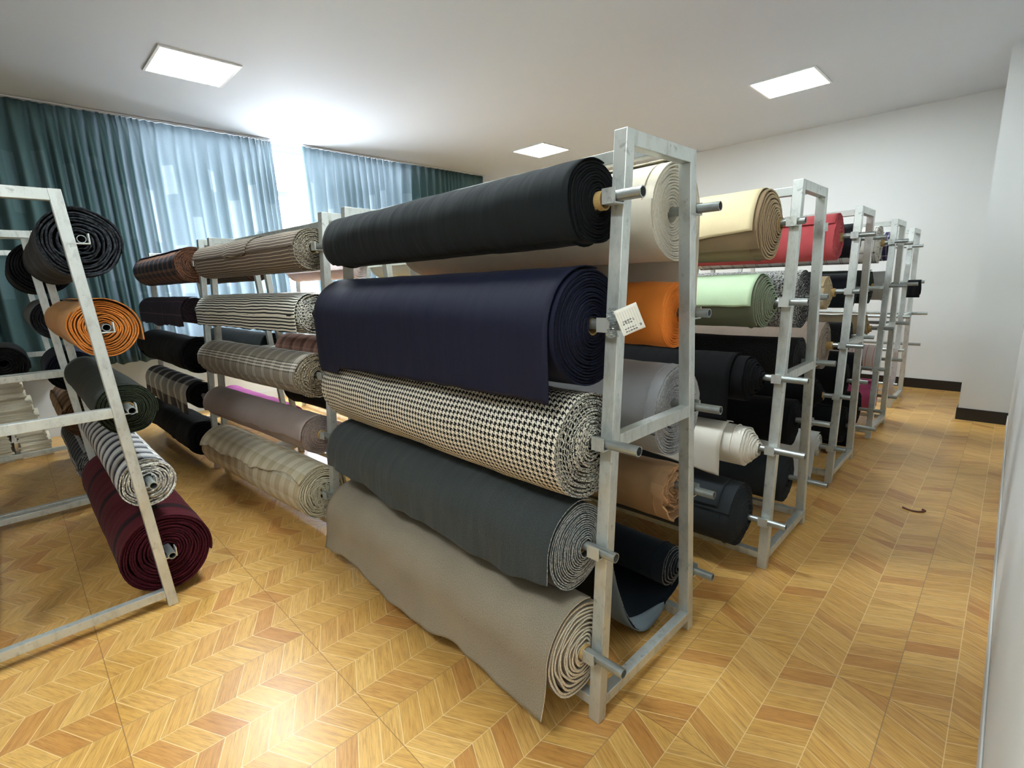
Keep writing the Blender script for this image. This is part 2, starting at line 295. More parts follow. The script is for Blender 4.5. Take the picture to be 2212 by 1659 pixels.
# ------------------------------------------------------------------ room
def floor_mat():
    t = NT('chevron_wood_tiles'); tc = t.n('ShaderNodeTexCoord'); sp = t.n('ShaderNodeSeparateXYZ', i_0=tc.outputs['Object'])
    X = t.math('ADD', sp.outputs[0], 1.427); Y = t.math('SUBTRACT', sp.outputs[1], 0.697)
    CW, TL, PL = 0.16, 0.647, 0.647/8
    ti = t.math('FLOOR', t.math('DIVIDE', X, 4*CW)); tj = t.math('FLOOR', t.math('DIVIDE', Y, TL))
    wn = t.n('ShaderNodeTexWhiteNoise', noise_dimensions='2D')
    cb = t.n('ShaderNodeCombineXYZ'); t.put(cb.inputs[0], ti); t.put(cb.inputs[1], tj); t.put(wn.inputs['Vector'], cb.outputs[0])
    flip = t.math('GREATER_THAN', wn.outputs['Value'], 0.62)
    flip = t.math('MULTIPLY', flip, t.math('GREATER_THAN', tj, 0.5))
    sg = t.math('SUBTRACT', 1.0, t.math('MULTIPLY', flip, 2.0))
    zig = t.math('PINGPONG', X, CW)
    q = t.math('DIVIDE', t.math('ADD', Y, t.math('MULTIPLY', t.math('MULTIPLY', zig, 0.5), sg)), PL)
    qi = t.math('FLOOR', q); qf = t.math('FRACT', q); ci = t.math('FLOOR', t.math('DIVIDE', X, CW))
    idv = t.n('ShaderNodeCombineXYZ'); t.put(idv.inputs[0], ci); t.put(idv.inputs[1], qi); t.put(idv.inputs[2], tj)
    w2 = t.n('ShaderNodeTexWhiteNoise', noise_dimensions='3D'); t.put(w2.inputs['Vector'], idv.outputs[0])
    tone = t.ramp(w2.outputs['Value'], [(0, S(228,186,112)), (.35, S(220,176,102)), (.6, S(236,197,124)), (.85, S(216,170,102)), (1, S(206,152,88))])
    # grain
    gv = t.n('ShaderNodeCombineXYZ'); t.put(gv.inputs[0], t.math('MULTIPLY', zig, 9.0)); t.put(gv.inputs[1], t.math('MULTIPLY', q, 4.2)); t.put(gv.inputs[2], t.math('MULTIPLY', w2.outputs['Value'], 57.0))
    g1 = t.noise(gv.outputs[0], 1.3, 6, 0.62)
    g2v = t.n('ShaderNodeCombineXYZ'); t.put(g2v.inputs[0], t.math('MULTIPLY', zig, 14.0)); t.put(g2v.inputs[1], t.math('MULTIPLY', q, 22.0)); t.put(g2v.inputs[2], t.math('MULTIPLY', w2.outputs['Value'], 31.0))
    g2 = t.noise(g2v.outputs[0], 1.0, 4, 0.6)
    gr = t.ramp(g1, [(0.3, S(172,130,80)), (0.46, S(228,204,156)), (0.7, S(252,243,214))])
    c = t.mix(0.5, tone, gr, 'MULTIPLY')
    gf = t.ramp(g2, [(0.32, (0.72,0.68,0.62,1)), (0.55, (1,1,1,1))])
    c = t.mix(0.95, c, gf, 'MULTIPLY')
    knot = t.ramp(t.noise(gv.outputs[0], 2.2, 2), [(0.70, (0,0,0,1)), (0.80, (1,1,1,1))])
    c = t.mix(t.math('MULTIPLY', knot, 0.6), c, S(124,84,46))
    # light plank seams
    e1 = t.math('LESS_THAN', t.math('MINIMUM', qf, t.math('SUBTRACT', 1.0, qf)), 0.018)
    e2 = t.math('LESS_THAN', t.math('MINIMUM', zig, t.math('SUBTRACT', CW, zig)), 0.0013)
    seam = t.math('MAXIMUM', e1, e2)
    c = t.mix(t.math('MULTIPLY', seam, 0.7), c, S(240,218,166))
    fx = t.math('FRACT', t.math('DIVIDE', X, 4*CW)); fy = t.math('FRACT', t.math('DIVIDE', Y, TL))
    j1 = t.math('LESS_THAN', t.math('MINIMUM', fx, t.math('SUBTRACT', 1.0, fx)), 0.0022)
    j2 = t.math('LESS_THAN', t.math('MINIMUM', fy, t.math('SUBTRACT', 1.0, fy)), 0.0022)
    jt = t.math('MAXIMUM', j1, j2)
    c = t.mix(t.math('MULTIPLY', jt, 0.75), c, S(128,94,52))
    # dirt specks
    dirt = t.ramp(t.noise(tc.outputs['Object'], 22, 5, 0.6), [(0.74, (0,0,0,1)), (0.77, (1,1,1,1))])
    c = t.mix(t.math('MULTIPLY', dirt, 0.5), c, S(90,66,40))
    h = t.math('SUBTRACT', g2, t.math('MULTIPLY', t.math('MAXIMUM', seam, jt), 2.0))
    t.set(Base_Color=c, Roughness=t.math('ADD', t.math('MULTIPLY', g1, 0.14), 0.24), Normal=t.bump(h, 0.12, 0.001))
    t.b.inputs['Specular IOR Level'].default_value = 0.5
    return t.m
M_FLOOR = floor_mat()
M_WALL = paint('white_wall', S(214,216,214), 0.75, 0.02, 1.5, 0.03)
M_CEIL = paint('white_ceiling', S(200,206,212), 0.8, 0.015, 1.0)
M_SKIRT = paint('black_skirting', S(22,18,16), 0.35, 0.2, 6)
M_FRAME = paint('window_frame_white', S(200,204,206), 0.4)

def structure(name, boxes, mat, bevel=0.0):
    m = MB()
    for b in boxes: m.box(*b)
    o = m.build(name, mat, None, bevel); o['kind'] = 'structure'; return o
structure('floor', [(XW-.3, XR+.3, YF-.3, YB+.3, -0.1, 0)], M_FLOOR)
structure('ceiling', [(XW-.3, XR+.3, YF-.3, YB+.3, CEIL, CEIL+.1)], M_CEIL)
structure('wall_right', [(XR, XR+.2, YF-.2, YB+.2, 0, CEIL)], M_WALL)
structure('wall_back', [(XW-.2, XR, YB, YB+.2, 0, CEIL)], M_WALL)
structure('wall_front', [(XW-.2, XR, YF-.2, YF, 0, CEIL)], M_WALL)
structure('wall_pillar', [(-0.27, XR-.001, 6.6, 7.25, 0, CEIL)], M_WALL)
WY0, WY1, WZ0, WZ1 = 1.29, 4.88, 0.86, 3.36      # window opening
structure('wall_left', [(XW-.2, XW, YF, WY0, 0, CEIL), (XW-.2, XW, WY1, YB, 0, CEIL), (XW-.2, XW, WY0, WY1, 0, WZ0), (XW-.2, XW, WY0, WY1, WZ1, CEIL)], M_WALL)
structure('baseboard_back', [(XW, XR-.001, YB-.012, YB-.0005, 0.0005, 0.12)], M_SKIRT, .002)
structure('baseboard_pillar', [(-0.282, XR-.002, 6.588, 6.5995, 0.0005, 0.12), (-0.282, -0.2705, 6.5995, 7.25, 0.0005, 0.12)], M_SKIRT, .002)
structure('baseboard_right', [(XR-.007, XR-.0005, YF, 6.58, 0.0005, 0.1)], M_WALL, .003)
structure('baseboard_left', [(XW+.0005, XW+.012, YF, YB-.02, 0.0005, 0.12)], M_WALL, .002)
# window
win = empty('window_1', (XW-.06, (WY0+WY1)/2, WZ0)); win['kind'] = 'structure'
def win_part(name, boxes, mat):
    m = MB()
    for (x0,x1,y0,y1,z0,z1) in boxes:
        m.box(x0-win.location.x, x1-win.location.x, y0-win.location.y, y1-win.location.y, z0-win.location.z, z1-win.location.z)
    return m.build(name, mat, win)
fb = []
fx0, fx1 = XW-.09, XW-.03
fb += [(fx0, fx1, WY0, WY1, WZ0, WZ0+.05), (fx0, fx1, WY0, WY1, WZ1-.05, WZ1), (fx0, fx1, WY0, WY0+.05, WZ0+.05, WZ1-.05), (fx0, fx1, WY1-.05, WY1, WZ0+.05, WZ1-.05)]
for yy in (2.15, 3.35, 4.0): fb.append((fx0+.005, fx1-.005, yy-.03, yy+.03, WZ0+.05, WZ1-.05))
fb.append((fx0+.01, fx1-.01, WY0+.05, WY1-.05, 2.77, 2.84))
win_part('window_frame', fb, M_FRAME)
gt = NT('window_glass'); gt.t.nodes.remove(gt.b)
g1 = gt.n('ShaderNodeBsdfTransparent'); g2 = gt.n('ShaderNodeBsdfGlossy'); g2.inputs['Roughness'].default_value = 0.02
mx = gt.n('ShaderNodeMixShader', i_0=0.06); gt.put(mx.inputs[1], g1.outputs[0]); gt.put(mx.inputs[2], g2.outputs[0]); gt.put(gt.out.inputs[0], mx.outputs[0])
win_part('window_pane', [(XW-.065, XW-.06, WY0+.05, WY1-.05, WZ0+.05, WZ1-.05)], gt.m)
structure('trim_1', [(XW-.03, XW+.05, WY0-.05, WY1+.05, WZ0-.04, WZ0)], M_FRAME, .004)   # window sill
# daylight portal in the opening
pl = bpy.data.lights.new('window_daylight', 'AREA'); pl.shape = 'RECTANGLE'; pl.size = WZ1-WZ0; pl.size_y = WY1-WY0
pl.cycles.is_portal = True
po = bpy.data.objects.new('window_daylight', pl); COL.objects.link(po)
po.location = (XW-.21, (WY0+WY1)/2, (WZ0+WZ1)/2); po.rotation_euler = (0, -pi/2, 0)

# curtains
def curtain_mat():
    t = NT('curtain_teal'); tc = t.n('ShaderNodeTexCoord'); uv = tc.outputs['UV']
    sp = t.n('ShaderNodeSeparateXYZ', i_0=uv); U, V = sp.outputs[0], sp.outputs[1]
    # woven-in staggered long bars
    cu = t.math('DIVIDE', U, 0.33); ci = t.math('FLOOR', cu); cf = t.math('FRACT', cu)
    wn = t.n('ShaderNodeTexWhiteNoise', noise_dimensions='1D'); t.put(wn.inputs['W'], ci)
    vv = t.math('DIVIDE', t.math('ADD', V, t.math('MULTIPLY', wn.outputs['Value'], 1.7)), 1.15)
    vf = t.math('FRACT', vv)
    bar = t.math('MULTIPLY', t.math('LESS_THAN', t.math('ABSOLUTE', t.math('SUBTRACT', cf, 0.5)), 0.20), t.math('MULTIPLY', t.math('LESS_THAN', vf, 0.5), t.math('MULTIPLY', t.math('GREATER_THAN', V, 1.5), t.math('LESS_THAN', V, 2.95))))
    nz = t.noise(uv, 90, 3, 0.7)
    c = t.mix(nz, S(78,106,108), S(106,134,134)); c = t.mix(t.math('MULTIPLY', bar, 0.12), c, S(168,192,202))
    tcol = t.mix(t.math('MULTIPLY', bar, 0.28), t.mix(nz, S(148,156,163), S(170,177,183)), S(212,217,222))
    d = t.n('ShaderNodeBsdfDiffuse', i_0=c); tr = t.n('ShaderNodeBsdfTranslucent', i_0=tcol)
    n = t.bump(nz, 0.2, 0.002); t.put(d.inputs['Normal'], n)
    m = t.n('ShaderNodeMixShader', i_0=0.42); t.put(m.inputs[1], d.outputs[0]); t.put(m.inputs[2], tr.outputs[0])
    t.t.nodes.remove(t.b); t.put(t.out.inputs[0], m.outputs[0]); return t.m
M_CURT = curtain_mat()
def curtain(name, y0, y1, z0, z1, label, seed, slope0=0, slope1=0):
    rnd = random.Random(seed); m = MB(); n = int((y1-y0)/0.012); nz = 26
    ph = [rnd.uniform(0, 6.28) for _ in range(6)]
    vs, uvs, fs = [], [], []
    # pleat phase with irregular widths
    phase = [0]; 
    for i in range(n): phase.append(phase[-1] + 0.012*2*pi/(0.135*(1+0.35*sin(i*0.045+ph[0])+0.15*sin(i*.11+ph[1]))))
    U = 0
    for i in range(n+1):
        y = y0+(y1-y0)*i/n; U += 0.018
        for j in range(nz+1):
            v = j/nz; z = z1+(z0-z1)*v
            amp = 0.012+0.05*min(1, v*5) 
            x = amp*sin(phase[i]+0.5*sin(v*2.3+ph[2])*v) + 0.018*v*sin(phase[i]*0.31+ph[3]+v*2) + 0.008*sin(phase[i]*2.1+ph[4])
            # pinch pleats at the heading
            x += 0.012*(1-min(1, v*9))*sin(phase[i]*2)
            yy = y + 0.012*v*sin(phase[i]*0.5+ph[5]) + (slope0*(1-i/n)+slope1*(i/n))*v
            vs.append((x, yy-(y0+y1)/2, z-z0 + (0.012*sin(phase[i]*.5)*v if j == nz else 0))); uvs.append((U, z))
    for i in range(n):
        for j in range(nz):
            a = i*(nz+1)+j; fs.append((a, a+1, a+nz+2, a+nz+1))
    m.add(vs, fs, uvs, 0, True)
    root = empty('window_curtain', (XC, (y0+y1)/2, z0)); tag(root, label, 'curtain', 'teal curtains on the window side')
    o = m.build('curtain_cloth', M_CURT, root)
    s = o.modifiers.new('thick', 'SOLIDIFY'); s.thickness = 0.002
    h = MB(); h.box(-.045, .045, -(y1-y0)/2, (y1-y0)/2, z1-z0+.001, z1-z0+.014); h.build('curtain_track', M_FRAME, root)
    return root
curtain('c', -1.6, 2.785, 0.745, CEIL-.02, 'long teal curtain hanging left of the bright window gap, behind the left racks', 3, 0, 0.05)
curtain('c', 3.19, 6.5, 0.745, CEIL-.02, 'blue-grey curtain hanging right of the bright window gap', 8, 0.01, 0)

# ceiling panel lights
def lamp_mats():
    t = NT('lamp_diffuser'); t.set(Base_Color=(1,1,1,1), Roughness=0.5)
    t.b.inputs['Emission Color'].default_value = (0.88, 0.965, 1.0, 1); t.b.inputs['Emission Strength'].default_value = LAMP_STRENGTH
    return t.m
M_LAMP = lamp_mats(); M_LFRAME = paint('lamp_frame_white', S(226,228,226), 0.4)
def ceiling_lamp(x, y, label):
    root = empty('ceiling_panel_light', (x, y, CEIL)); tag(root, label, 'ceiling light', 'square panel lights in the ceiling')
    h = .31; m = MB()
    for b in ((-h, h, -h, -h+.022), (-h, h, h-.022, h), (-h, -h+.022, -h+.022, h-.022), (h-.022, h, -h+.022, h-.022)): m.box(b[0], b[1], b[2], b[3], -.012, -.0005)
    m.build('light_frame', M_LFRAME, root, .002)
    m = MB(); m.box(-h+.022, h-.022, -h+.022, h-.022, -.008, -.001); m.build('light_diffuser', M_LAMP, root)
ceiling_lamp(-5.30, 1.49, 'square white ceiling light above the left racks, in front of the teal curtain')
ceiling_lamp(-5.27, 6.02, 'small-looking square ceiling light in the far middle, left of the nearest rack top')
ceiling_lamp(-1.90, 6.08, 'square ceiling light at upper right, above the far racks near the back wall')
ceiling_lamp(-1.90, 1.49, 'added unseen square ceiling light over the nearest rack, just above the picture')  # unseen; placed to continue the panel grid and added to brighten the room

ceiling_lamp(-0.75, -1.10, 'extra square fill light added out of view behind the camera, near the right wall')  # added fill panel, never in view, brightens rack fronts and aisle floor

# ------------------------------------------------------------------ racks
RH, RW, RL, SPL, PT = 1.925, 0.69, 1.79, 0.132, 0.042
LEV = (1.735, 1.366, 1.0, 0.642, 0.268)
RACKS = {}
def rack(key, X, Y, a, label, rails=(True, True), brk=True):
    RACKS[key] = (X, Y, a)
    root = empty('fabric_roll_rack', (X, Y, 0), a); tag(root, label, 'rack', 'steel racks for fabric rolls')
    ym = lambda z: SPL*z/RH
    for x0 in (-.045, -RL):
        x1 = x0+.045
        for side in (0, 1):
            m = MB(); c = []
            for z in (0.002, RH):
                y0 = ym(z) if side == 0 else RW-ym(z)-PT
                c += [(x0, y0, z), (x1, y0, z), (x1, y0+PT, z), (x0, y0+PT, z)]
            m.hexa(c); m.build('upright_post', M_STEEL, root, .0025)
        xa, xb = (x0+.008, x1) if x0 > -1 else (x0, x1-.008)
        for nm, za, zb in (('top_bar', RH-.046, RH-.001), ('middle_bar', .972, 1.016), ('bottom_bar', .052, .092)):
            m = MB(); ya, yb = ym(za)+PT, RW-ym(za)-PT; yc, yd = ym(zb)+PT, RW-ym(zb)-PT
            m.hexa([(xa,ya,za),(xb,ya,za),(xb,yb,za),(xa,yb,za),(xa,yc,zb),(xb,yc,zb),(xb,yd,zb),(xa,yd,zb)])
            m.build(nm, M_STEEL, root, .002)
        if brk:
            for side in (0, 1):
                for z in LEV:
                    m = MB(); sg = -1 if side == 0 else 1
                    yo = ym(z) if side == 0 else RW-ym(z)
                    def bb(ya, yb, za, zb): m.box(x0, x1, min(yo+sg*ya, yo+sg*yb), max(yo+sg*ya, yo+sg*yb), z+za, z+zb)
                    bb(-.001, .048, -.0215, -.017); bb(.0435, .048, -.0169, .022)
                    m.build('pipe_bracket', M_STEEL, root)
    m = MB(); m.box(-RL+.0452, -.0452, RW/2-.022, RW/2+.022, RH-.043, RH-.002); m.build('top_beam', M_STEEL, root, .002)
    for side in (0, 1):
        if rails[side]:
            y = ym(.07)+.002 if side == 0 else RW-ym(.07)-PT+.002
            m = MB(); m.box(-RL+.0452, -.0452, y, y+PT-.004, .048, .084); m.build('floor_rail', M_STEEL, root, .002)
    return root

R1A = (-.84, 1.20, -.0156)
rack('R1', -.84, 1.20, -.0156, 'pale steel rack nearest the camera, with a paper tag on its front post')
rack('R2', -.7476, 2.545, .003, 'steel rack holding the sage green and charcoal rolls, just behind the nearest rack')
rack('R3', -.780, 3.987, .006, 'steel rack with the red roll on top, middle of the row along the right aisle')
rack('R4', -.7765, 5.336, -.0055, 'steel rack with the white windowpane roll on top, next to last along the right aisle')
rack('R5', -.823, 6.722, -.0096, 'nearly empty last steel rack by the back wall, a black rag on its pipe')
rack('A2', -2.81, 1.21, .068, 'steel rack carrying the striped and cream check rolls, left of the nearest rack')
rack('A3', -4.74, 1.06, .02, 'steel rack nearest the curtains with the brown and navy plaid roll on top')
rack('L1', -2.754, -.322, 0, 'white steel rack at the left edge with the black, camel and maroon rolls', (True, False))
rack('L2', -4.60, -.375, .0, 'steel rack behind the left-edge rack, close to the teal curtain')
rack('B2', -2.80, 2.60, .0, 'mostly hidden steel rack behind the nearest rack, holding the pale mint roll')
rack('B3', -4.72, 2.55, .0, 'mostly hidden steel rack near the window, holding the pinkish white roll')

def rack_pt(key, lx, ly, z):
    X, Y, a = RACKS[key]; return (X+lx*cos(a)-ly*sin(a), Y+lx*sin(a)+ly*cos(a), z)

# ------------------------------------------------------------------ rolls
def nz3(x, y, z): return noise.noise(Vector((x, y, z)))

def wobble(seed, amp, x, th, fine=1.0):
    c, s = cos(th), sin(th)
    return amp*(nz3(x*2.3+seed, c*1.1, s*1.1) + 0.45*fine*nz3(x*9+seed, c*1.6+x*1.5, s*1.6))

def make_roll(root, sd, R, L, mats, seed, T=14, dz=-.01, tele=.015, rag=.004, lump=.35, amp=.006, edge=-15, nx=26, endcurl=0.0, rag_far=True, rib=0.0, thk=.64):
    """cloth wound on its core: a spiral sheet with real layers at both ends"""
    rc = .031; pitch = (R-rc)/T; n = 44; m = MB()
    th0 = radians(edge)
    def cen(rho): k = (rho-rc)/(R-rc); return -.007 + (dz+.007)*k
    def rho_at(s, x):
        rho = R - pitch*s/(2*pi)
        th = th0+s; k = max(0.0, (rho-rc)/(R-rc))
        rho += pitch*lump*nz3(cos(th)*1.2+seed*3.1, sin(th)*1.2, s*.16)*(1 if s > 2*pi else s/(2*pi))
        rho += wobble(seed, amp*k, x, th)
        if rib: rho += rib*k*max(0, nz3(x*12+seed+th*1.2, th*.9+x*2, 2.0))
        rho += -endcurl*k*max(0, 1-abs(x)/.06)**2
        return rho
    def P(s, x):
        rho = rho_at(s, x); th = th0+s
        return (x, sd*rho*cos(th), rho*sin(th)+cen(max(rc, R-pitch*s/(2*pi))))
    def vcoord(s): return R*s - pitch*s*s/(4*pi)
    # outer turn, full length
    no = int(n*1.12); vs, uvs, fs = [], [], []
    def off(s):
        k = s/(2*pi*T)
        return tele*k + rag*nz3(s*.9+seed, seed, .3) + rag*.7*nz3(s*4+seed, seed, 1.7)
    for i in range(no+1):
        s = i*2*pi/n
        for j in range(nx+1):
            e = j/nx; xa = off(s); xb = -L+(off(s+9)-tele*min(1,(s+9)/(2*pi*T)))
            x = xa+(xb-xa)*e
            p = P(s, x); vs.append(p); uvs.append((x, vcoord(s)))
    flip = sd < 0
    for i in range(no):
        for j in range(nx):
            a = i*(nx+1)+j; q = (a, a+nx+1, a+nx+2, a+1)
            fs.append(q if flip else q[::-1])
    m.add(vs, fs, uvs, 0, True)
    # layered ends
    tot = int(n*T)
    th_ = pitch*thk
    for end in (0, 1):
        vs, uvs, fs, mi = [], [], [], []
        for i in range(tot+1):
            s = i*2*pi/n
            x = off(s) if end == 0 else -L+(off(s+9)-tele*(s+9)/(2*pi*T))
            xi = x-.055 if end == 0 else x+.055
            p = P(s, x if end == 0 else -L); q = P(s, xi)
            for (px, pp, dr) in ((xi, q, 0), (x, p, 0), (x, p, th_), (xi, q, th_)):
                cz = cen(max(rc, R-pitch*s/(2*pi)))
                rr = sqrt(pp[1]**2+(pp[2]-cz)**2); f = max(.2, (rr-dr)/rr)
                vs.append((px, pp[1]*f, cz+(pp[2]-cz)*f)); uvs.append((px+dr*2, vcoord(s)))
        for i in range(tot):
            for k in range(3):
                a = i*4+k
                if k == 0 and i < no-1: continue
                q = (a, a+4, a+5, a+1)
                fs.append((q if flip else q[::-1]) if end == 0 else (q[::-1] if flip else q)); mi.append(1 if k == 1 else 0)
        b = len(m.v); m.v += vs
        for f, k in zip(fs, mi):
            m.f.append([b+i for i in f]); m.mi.append(k); m.sm.append(True); m.uv.append([uvs[i] for i in f])
    # packed inner cloth just behind the layered ends
    for xb in (-.045, -L+.045):
        k = 32; vs = []
        for rr_ in (.029, R*.97):
            cz = cen(rr_)
            for q in range(k):
                a = 2*pi*q/k; vs.append((xb, rr_*cos(a), cz+rr_*sin(a)))
        m.add(vs, [((q, k+q, k+(q+1)%k, (q+1)%k) if xb > -.1 else (q, (q+1)%k, k+(q+1)%k, k+q)) for q in range(k)], [(v[1], v[2]) for v in vs], 0, False)
    return m.build('wound_fabric', list(mats), root), P, th0

def make_sheet(root, name, mat, rows, thick=.003, uvs=None):
    """rows: list of lists of points (grid)"""
    m = MB(); nr, nc = len(rows), len(rows[0]); vs, uv, fs = [], [], []
    for i in range(nr):
        for j in range(nc): vs.append(rows[i][j]); uv.append(uvs[i][j] if uvs else (rows[i][j][0], rows[i][j][2]))
    for i in range(nr-1):
        for j in range(nc-1):
            a = i*nc+j; fs.append((a, a+1, a+nc+1, a+nc))
    m.add(vs, fs, uv, 0, True)
    o = m.build(name, list(mat) if isinstance(mat, (list, tuple)) else mat, root)
    s = o.modifiers.new('thick', 'SOLIDIFY'); s.thickness = thick; s.offset = 0
    if isinstance(mat, (list, tuple)) and len(mat) > 1: s.material_offset_rim = 1
    return o

def flap(root, sd, R, L, mat, seed, dz, x0=0.0, x1=None, start=95, to=-10, hang=None, amp=.006, wave=.02, hemw=.012, name='loose_end', flare=0.0, skew=0.0, gap=.004, jag=.006):
    """outermost cloth lying on the roll (to angle `to`), or leaving it at the side and hanging to a hem `hang` metres below the axis"""
    if x1 is None: x1 = -L
    nx = 60; ns = 26; rows, uvs = [], []
    for j in range(nx+1):
        e = j/nx; x = x0+(x1-x0)*e
        hm = hemw*nz3(x*2.4+seed, 7, 0)*2 + jag*nz3(x*13+seed, 3, 0)*2
        row, uvr = [], []
        if hang is None:
            te = radians(to+skew*(e-.5)) + (hm)/R
            for i in range(ns+1):
                th = radians(start)+(te-radians(start))*i/ns
                lift = gap + .006*(i/ns)**3*(.5+nz3(x*5+seed, 2, 1))
                rho = R+wobble(seed, amp, x, th)+lift
                row.append((x, sd*rho*cos(th), dz+rho*sin(th))); uvr.append((x, rho*(radians(90)-th)))
        else:
            h = (hang(e) if callable(hang) else hang) + hm
            na = 12
            for i in range(na+1):
                th = radians(start)*(1-i/na)
                rho = R+wobble(seed, amp, x, th)+gap
                row.append((x, sd*rho*cos(th), dz+rho*sin(th))); uvr.append((x, rho*(radians(90)-th)))
            base = row[-1]; nh = ns-na
            for i in range(1, nh+1):
                v = i/nh; d = h*v
                w = wave*v*(nz3(x*3.2+seed, 1, d*.7)+.5*nz3(x*8+seed, 4, d)) + flare*v*v
                row.append((x, base[1]+sd*w, base[2]-d)); uvr.append((x, R*1.57+d))
        rows.append(row); uvs.append(uvr)
    return make_sheet(root, name, mat, rows, .0032, uvs)

def core(root, out=.02, L=1.6):
    m = MB(); m.tube(-L-.012, out, 0, -.007, .0285, .0235, 20); return m.build('core_tube', M_CARD, root)

PIPES = {}
def pipe(key, side, lev, tip, label, far=-1.0, z=None):
    X, Y, a = RACKS[key]; z = LEV[lev-1]
    ly = SPL*z/RH-.0225 if side == 'f' else RW-SPL*z/RH+.0225
    p = rack_pt(key, tip, ly, z); m = MB(); ln = RL+.06+tip
    m.tube(-ln, 0, 0, 0, .0163, .0135, 20)
    o = m.build('steel_pipe', M_ZINC, None, 0, None); o.location = p; o.rotation_euler = (0, 0, a)
    o.data.polygons.foreach_set('use_smooth', [False]*len(o.data.polygons))
    tag(o, label, 'pipe', 'galvanised pipes laid in the rack brackets')
    return o

ROLLN = 0
def roll(key, side, lev, R, fab, label, zc=None, tip=.075, near=-.09, far=-1.69, T=14, desc=None, corelen=.02, fl=None, group='fabric rolls on the racks', **k):
    global ROLLN
    ROLLN += 1
    X, Y, a = RACKS[key]; z = LEV[lev-1]
    ly = SPL*z/RH-.0225 if side == 'f' else RW-SPL*z/RH+.0225
    sd = -1 if side == 'f' else 1
    dz = (zc-z) if zc else -.012
    root = empty('fabric_roll', rack_pt(key, near, ly, z), a); tag(root, label, 'fabric roll', group)
    L = near-far; seed = ROLLN*1.73
    mats = FAB[fab]
    make_roll(root, sd, R, L, mats, seed, T=T, dz=dz, **k)
    if corelen is not None: core(root, corelen, L)
    for f in (fl or []):
        f = dict(f); mt = FAB[f.pop('fab', fab)]
        flap(root, sd, R, L, f.pop('mat', mt), seed, dz, amp=k.get('amp', .006), **f)
    if tip is not None:
        pipe(key, side, lev, tip, 'steel pipe carrying the '+(desc or label))
    return root

# nearest rack, front side
roll('R1', 'f', 1, .126, 'black', 'black fabric roll at the top front of the nearest rack, wrinkled along its length', 1.722, .076, T=11, near=-.085, corelen=.035,
     desc='black roll at the top front of the nearest rack', rib=.007, amp=.005, edge=-60, fl=[dict(to=-52, start=110, hemw=.02, jag=.003, gap=.005)])
roll('R1', 'f', 2, .186, 'navy', 'big navy blue fabric roll with a hanging sheet, second from top of the nearest rack', 1.352, .03, T=17, near=-.085, edge=150, corelen=.01,
     desc='navy blue roll of the nearest rack', amp=.004, lump=.5, fl=[dict(start=105, hang=lambda e: .205+.03*e+(.035 if .86 < e < 1 else 0)-(.05 if .66 < e < .86 else 0)*0+.008*max(0, 1-abs(e-.0)/.12), x0=-.012, wave=.008, name='hanging_end', hemw=.008, jag=.003)])
roll('R1', 'f', 3, .176, 'hound', 'black and white houndstooth fabric roll, third from top of the nearest rack', .976, .11, T=15, near=-.075, edge=200, corelen=None,
     desc='houndstooth roll', tele=.02, rag=.007, lump=.7, amp=.009)
roll('R1', 'f', 4, .150, 'slate', 'dark grey fabric roll with pale cut edges, above the taupe roll', .630, .05, T=17, near=-.1, edge=170, corelen=.015, desc='dark grey roll above the taupe roll',
     tele=.035, rag=.003, lump=.3, fl=[dict(start=120, hang=lambda e: .075+.035*sin(e*5)+.02*e, x0=-.0, wave=.04, name='hanging_end', hemw=.014, jag=.003, gap=.006)])
roll('R1', 'f', 5, .168, 'taupe', 'taupe fabric roll at the bottom of the nearest rack, cloth hanging to the floor', .266, .10, T=11, near=-.075, edge=170, corelen=.03, desc='taupe roll at the bottom of the nearest rack',
     tele=.02, rag=.003, lump=.9, amp=.006, fl=[dict(start=110, hang=lambda e: .13+.05*min(1, e/.4)-.03*e, wave=.035, name='hanging_end', hemw=.018, jag=.004, flare=.02)])
# nearest rack, rear side
roll('R1', 'r', 1, .180, 'cream', 'cream fabric roll at the top rear of the nearest rack with a long hanging sheet', 1.736, .076, T=15, near=-.085, edge=170, corelen=None, desc='cream roll at the top rear of the nearest rack', tele=-.02,
     fl=[dict(start=100, hang=.375, wave=.012, name='hanging_end', hemw=.006, jag=.002)])
roll('R1', 'r', 2, .128, 'orange', 'bright orange fabric roll on the rear side of the nearest rack', 1.355, .043, T=14, near=-.085, edge=40, corelen=None, desc='orange roll', rib=.006, lump=.3)
roll('R1', 'r', 3, .190, 'ltgrey', 'light grey fabric roll with streaky edges, below the orange roll', .975, .093, T=17, near=-.08, edge=200, corelen=None, desc='light grey roll below the orange one', lump=.6, rag=.006, tele=-.02)
roll('R1', 'r', 4, .120, 'brown', 'brown fabric roll with loose crumpled layers on the rear of the nearest rack', .603, .074, T=6, near=-.085, edge=60, corelen=None, desc='brown roll with crumpled layers', lump=2.4, rag=.022, amp=.012, tele=-.01)
roll('R1', 'r', 5, .098, 'petrol', 'dark petrol fabric roll low at the rear, its cloth sagging in a loop', .245, .075, T=6, near=-.11, edge=-90, corelen=None, desc='dark petrol roll at the bottom rear', rag=.004, tele=.04, lump=.4)

